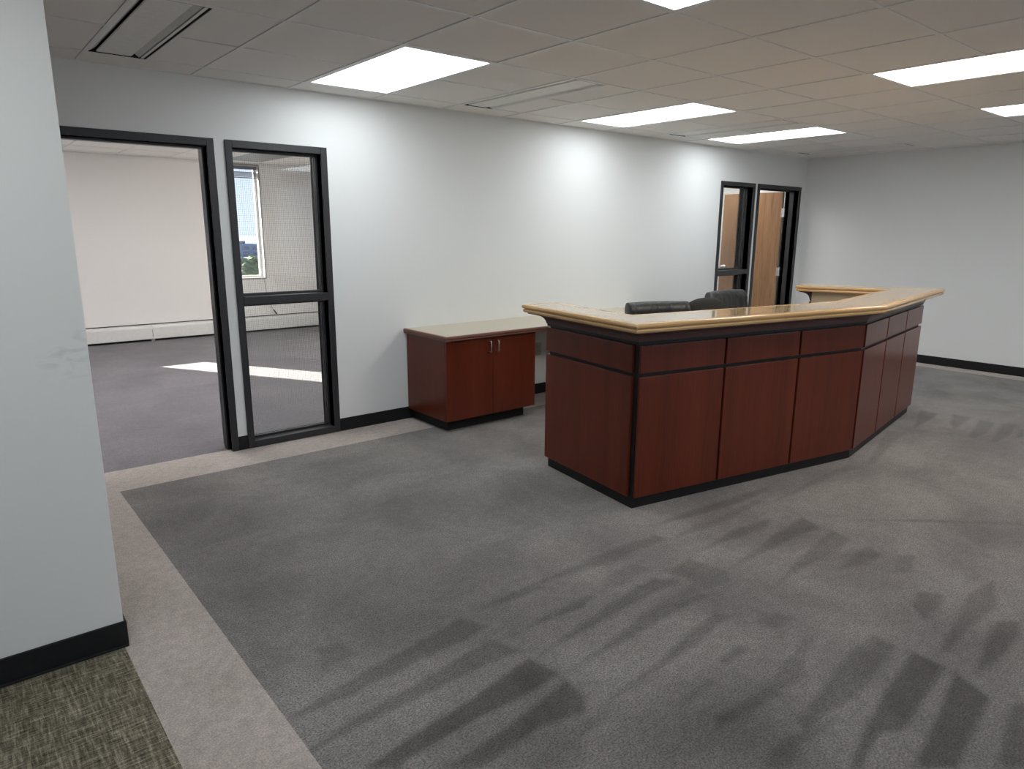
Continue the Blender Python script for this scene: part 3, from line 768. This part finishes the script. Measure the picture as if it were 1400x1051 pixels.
def wr(u, z, seed):
    return .003 * math.sin(7 * u + seed) + .004 * math.sin(17 * u + 2.3 * seed + 9 * z) * math.sin(3 * u + seed) + 0.0012 * math.sin(41 * u + seed * 5 - 6 * z) * math.sin(5 * u + 2 * seed)
def exec_chair(loc, rz, label, width, top, lean, seed, roll=0):
    t = thing('leather_chair', label, 'chair', loc, 'leather chairs behind the desk'); t.rotation_euler = (0, 0, rz)
    hw = width / 2; zb = .50; L = top - zb; nv = 40
    # local -Y is the front (sitter looks to -Y); the back leans towards +Y
    def back(u, v):
        a = 2 * PI * v; e = .5
        cx, cz = math.cos(a), math.sin(a)
        q = lambda x, p: math.copysign(abs(x) ** p, x)
        edge = 1 - max(0, (abs(u) - .95) / .05) ** 2 * .16
        z = q(cz, .30) * (L / 2) * (1 - .05 * (1 - edge)) ; th = .046 * (1 + .42 * math.exp(-((z - L / 2 + .055) / .05) ** 2))
        y = q(cx, .55) * th * edge
        y += (wr(u * 1.0, z, seed) if cx < 0 else wr(u, z, seed + 2)) * min(1, (1 - abs(u)) * 8)
        z += .002 * (1 - u * u) * (1 if cz > 0 else 0)
        zz = z + L / 2
        return (u * hw, y + zz * lean * 1.0 + .03 * u * u * -1.0, zb + zz)
    b = pad(back, 80, nv).obj('backrest', M['leather'], t, 0, True)
    def seat(u, v):
        a = 2 * PI * v; q = lambda x, p: math.copysign(abs(x) ** p, x)
        edge = 1 - max(0, (abs(u) - .88) / .12) ** 2 * .3
        return (u * (hw - .02), -.22 + q(math.cos(a), .45) * .25 * (.98 + .02 * edge), .475 + q(math.sin(a), .7) * .055 * edge + .004 * math.sin(20 * u))
    pad(seat, 24, 28).obj('seat', M['leather'], t, 0, True)
    MB().box(-.12, -.32, .40, .12, -.08, .43).obj('mechanism', M['chair_plastic'], t, .006)
    MB().rings([[(-.03, -.10, .405), (.03, -.10, .405), (.03, -.10, .42), (-.03, -.10, .42)], [(-.03, .075, .405), (.03, .075, .405), (.03, .06, .42), (-.03, .06, .42)], [(-.03, .115, .62), (.03, .115, .62), (.03, .10, .62), (-.03, .10, .62)]]).obj('back_bar', M['chair_plastic'], t)
    tb = thing('tmp', None, None); bpy.data.objects.remove(tb)
    sub = MB()
    before = set(bpy.data.objects)
    base_parts(t, .26)
    for o in set(bpy.data.objects) - before: o.location = (0, -.20, 0)
    return t
exec_chair((4.463, 3.545, 0), math.radians(-21.3), 'black leather chair with wide rolled back, leftmost behind the counter', .545, .952, .10, 1.3)
exec_chair((5.62, 3.60, 0), math.radians(3.5), 'black leather chair with tilted rolled back, rightmost behind the counter near the oak door', .565, .975, .27, 3.1)
def task_chair(loc, rz, label, top):
    t = thing('task_chair', label, 'chair', loc); t.rotation_euler = (0, 0, rz)
    zc = top - .20
    def back(u, v):
        a = 2 * PI * v; r = max(0, 1 - abs(u) ** 2.4) ** (1 / 2.4); q = lambda x, p: math.copysign(abs(x) ** p, x)
        z = q(math.sin(a), .5) * .20 * max(r, .03)
        th = .034 * max(.12, (1 - (u * u) ** 3) ** .5)
        return (u * .212, math.cos(a) * th - .05 * u * u + .08, zc + z)
    pad(back, 36, 32).obj('backrest', M['fabric'], t, 0, True)
    def seat(u, v):
        a = 2 * PI * v; r = math.sqrt(max(0, 1 - u ** 4)); q = lambda x, p: math.copysign(abs(x) ** p, x)
        return (u * .22, -.20 + q(math.cos(a), .5) * .22 * max(r, .1), .47 + math.sin(a) * .04 * max(r, .2))
    pad(seat, 24, 28).obj('seat', M['fabric'], t, 0, True)
    MB().box(-.10, -.30, .40, .10, -.10, .43).obj('mechanism', M['chair_plastic'], t, .006)
    MB().rings([[(-.025, -.12, .40), (.025, -.12, .40), (.025, -.12, .412), (-.025, -.12, .412)], [(-.025, .12, .40), (.025, .12, .40), (.025, .11, .412), (-.025, .11, .412)], [(-.025, .135, zc), (.025, .135, zc), (.025, .125, zc), (-.025, .125, zc)]]).obj('back_bar', M['chair_plastic'], t)
    before = set(bpy.data.objects)
    base_parts(t, .24)
    for o in set(bpy.data.objects) - before: o.location = (0, -.20, 0)
    return t
task_chair((4.955, 3.47, 0), math.radians(150), 'charcoal fabric task chair with a rounded back, between the two leather chairs', .974)

# ------------------------------------------------------------------ view outside the office window
gm = plain('pale_pavement', (.20, .215, .23), .8, 0, .05, .2, 0)
ground = MB().box(-900, -900, -14.3, 1200, 1500, -14).obj('ground', gm); ground['kind'] = 'structure'
m_b = plain('far_blue_cladding', (.16, .22, .33), .5, 0, .1, .1, 0); m_g = plain('far_window_glass', (.07, .11, .18), .2, 0, .1, .1, 0); m_w = plain('far_white_render', (.70, .70, .70), .7, 0, .1, .05, 0)
def az(d, px):          # point on the bearing seen at window column px, d metres away
    a = math.radians(39.61) + math.atan((px - 700) / 946.14); return d * math.sin(a), d * math.cos(a)
ob = thing('office_block', 'distant flat-roofed blue office block seen through the office window', 'building', (*az(400, 336), -14)); ob.rotation_euler = (0, 0, -math.radians(18))
box('wall', (-22, 0, 0), (22, 14, 7.5), m_b, ob)
for r in range(2):
    for c in range(8): box('window', (-20.5 + c * 5.2, -.12, 1.4 + r * 3.1), (-17 + c * 5.2, .05, 3.2 + r * 3.1), m_g, ob)
box('roof_plant', (-8, 3, 7.5), (2, 9, 8.9), m_g, ob)
lb = thing('low_building', 'long low white building in front of the distant office block', 'building', (*az(330, 336), -14)); lb.rotation_euler = (0, 0, -math.radians(18))
box('wall', (-24, 0, 0), (24, 8, 2.4), m_w, lb); box('roof', (-24.4, -.4, 2.4), (24.4, 8.4, 2.8), m_w, lb)
for c in range(9): box('window', (-22 + c * 5, -.1, .8), (-19.5 + c * 5, .05, 1.8), m_g, lb)
m_leaf = plain('tree_leaves', (.19, .22, .10), .8, 0, .6, .5, 0); m_bark = plain('tree_bark', (.10, .07, .05), .9, 0, 3, .2, 0)
def tree(px, d, hgt, rad, label):
    t = thing('tree', label, 'tree', (*az(d, px), -14), 'trees outside the office window')
    MB().tube([(0, 0, 0), (.1, 0, hgt * .45), (0, .1, hgt * .75)], [.28, .2, .1], 8).obj('trunk', m_bark, t)
    bm = bmesh.new(); bmesh.ops.create_icosphere(bm, subdivisions=4, radius=1)
    sd = random.random() * 9
    for v in bm.verts:
        p = v.co; k = 1 + .16 * math.sin(5 * p.x + sd) * math.sin(4 * p.y + sd) + .12 * math.sin(9 * p.z + 7 * p.x + sd) + .08 * math.sin(17 * p.y + 13 * p.z) + random.uniform(-.09, .09)
        v.co = Vector((p.x * rad * k, p.y * rad * k, hgt * .62 + p.z * hgt * .38 * k))
    me = bpy.data.meshes.new('crown'); bm.to_mesh(me); bm.free(); me.materials.append(m_leaf)
    o = bpy.data.objects.new('crown', me); COL.objects.link(o); o.parent = t
tree(329, 250, 6.4, 4.2, 'round green tree at the left of the view through the office window')
tree(341, 215, 5.6, 3.0, 'smaller green tree at the middle of the view through the office window')
tree(351, 262, 6.0, 3.8, 'green tree at the right of the view through the office window')
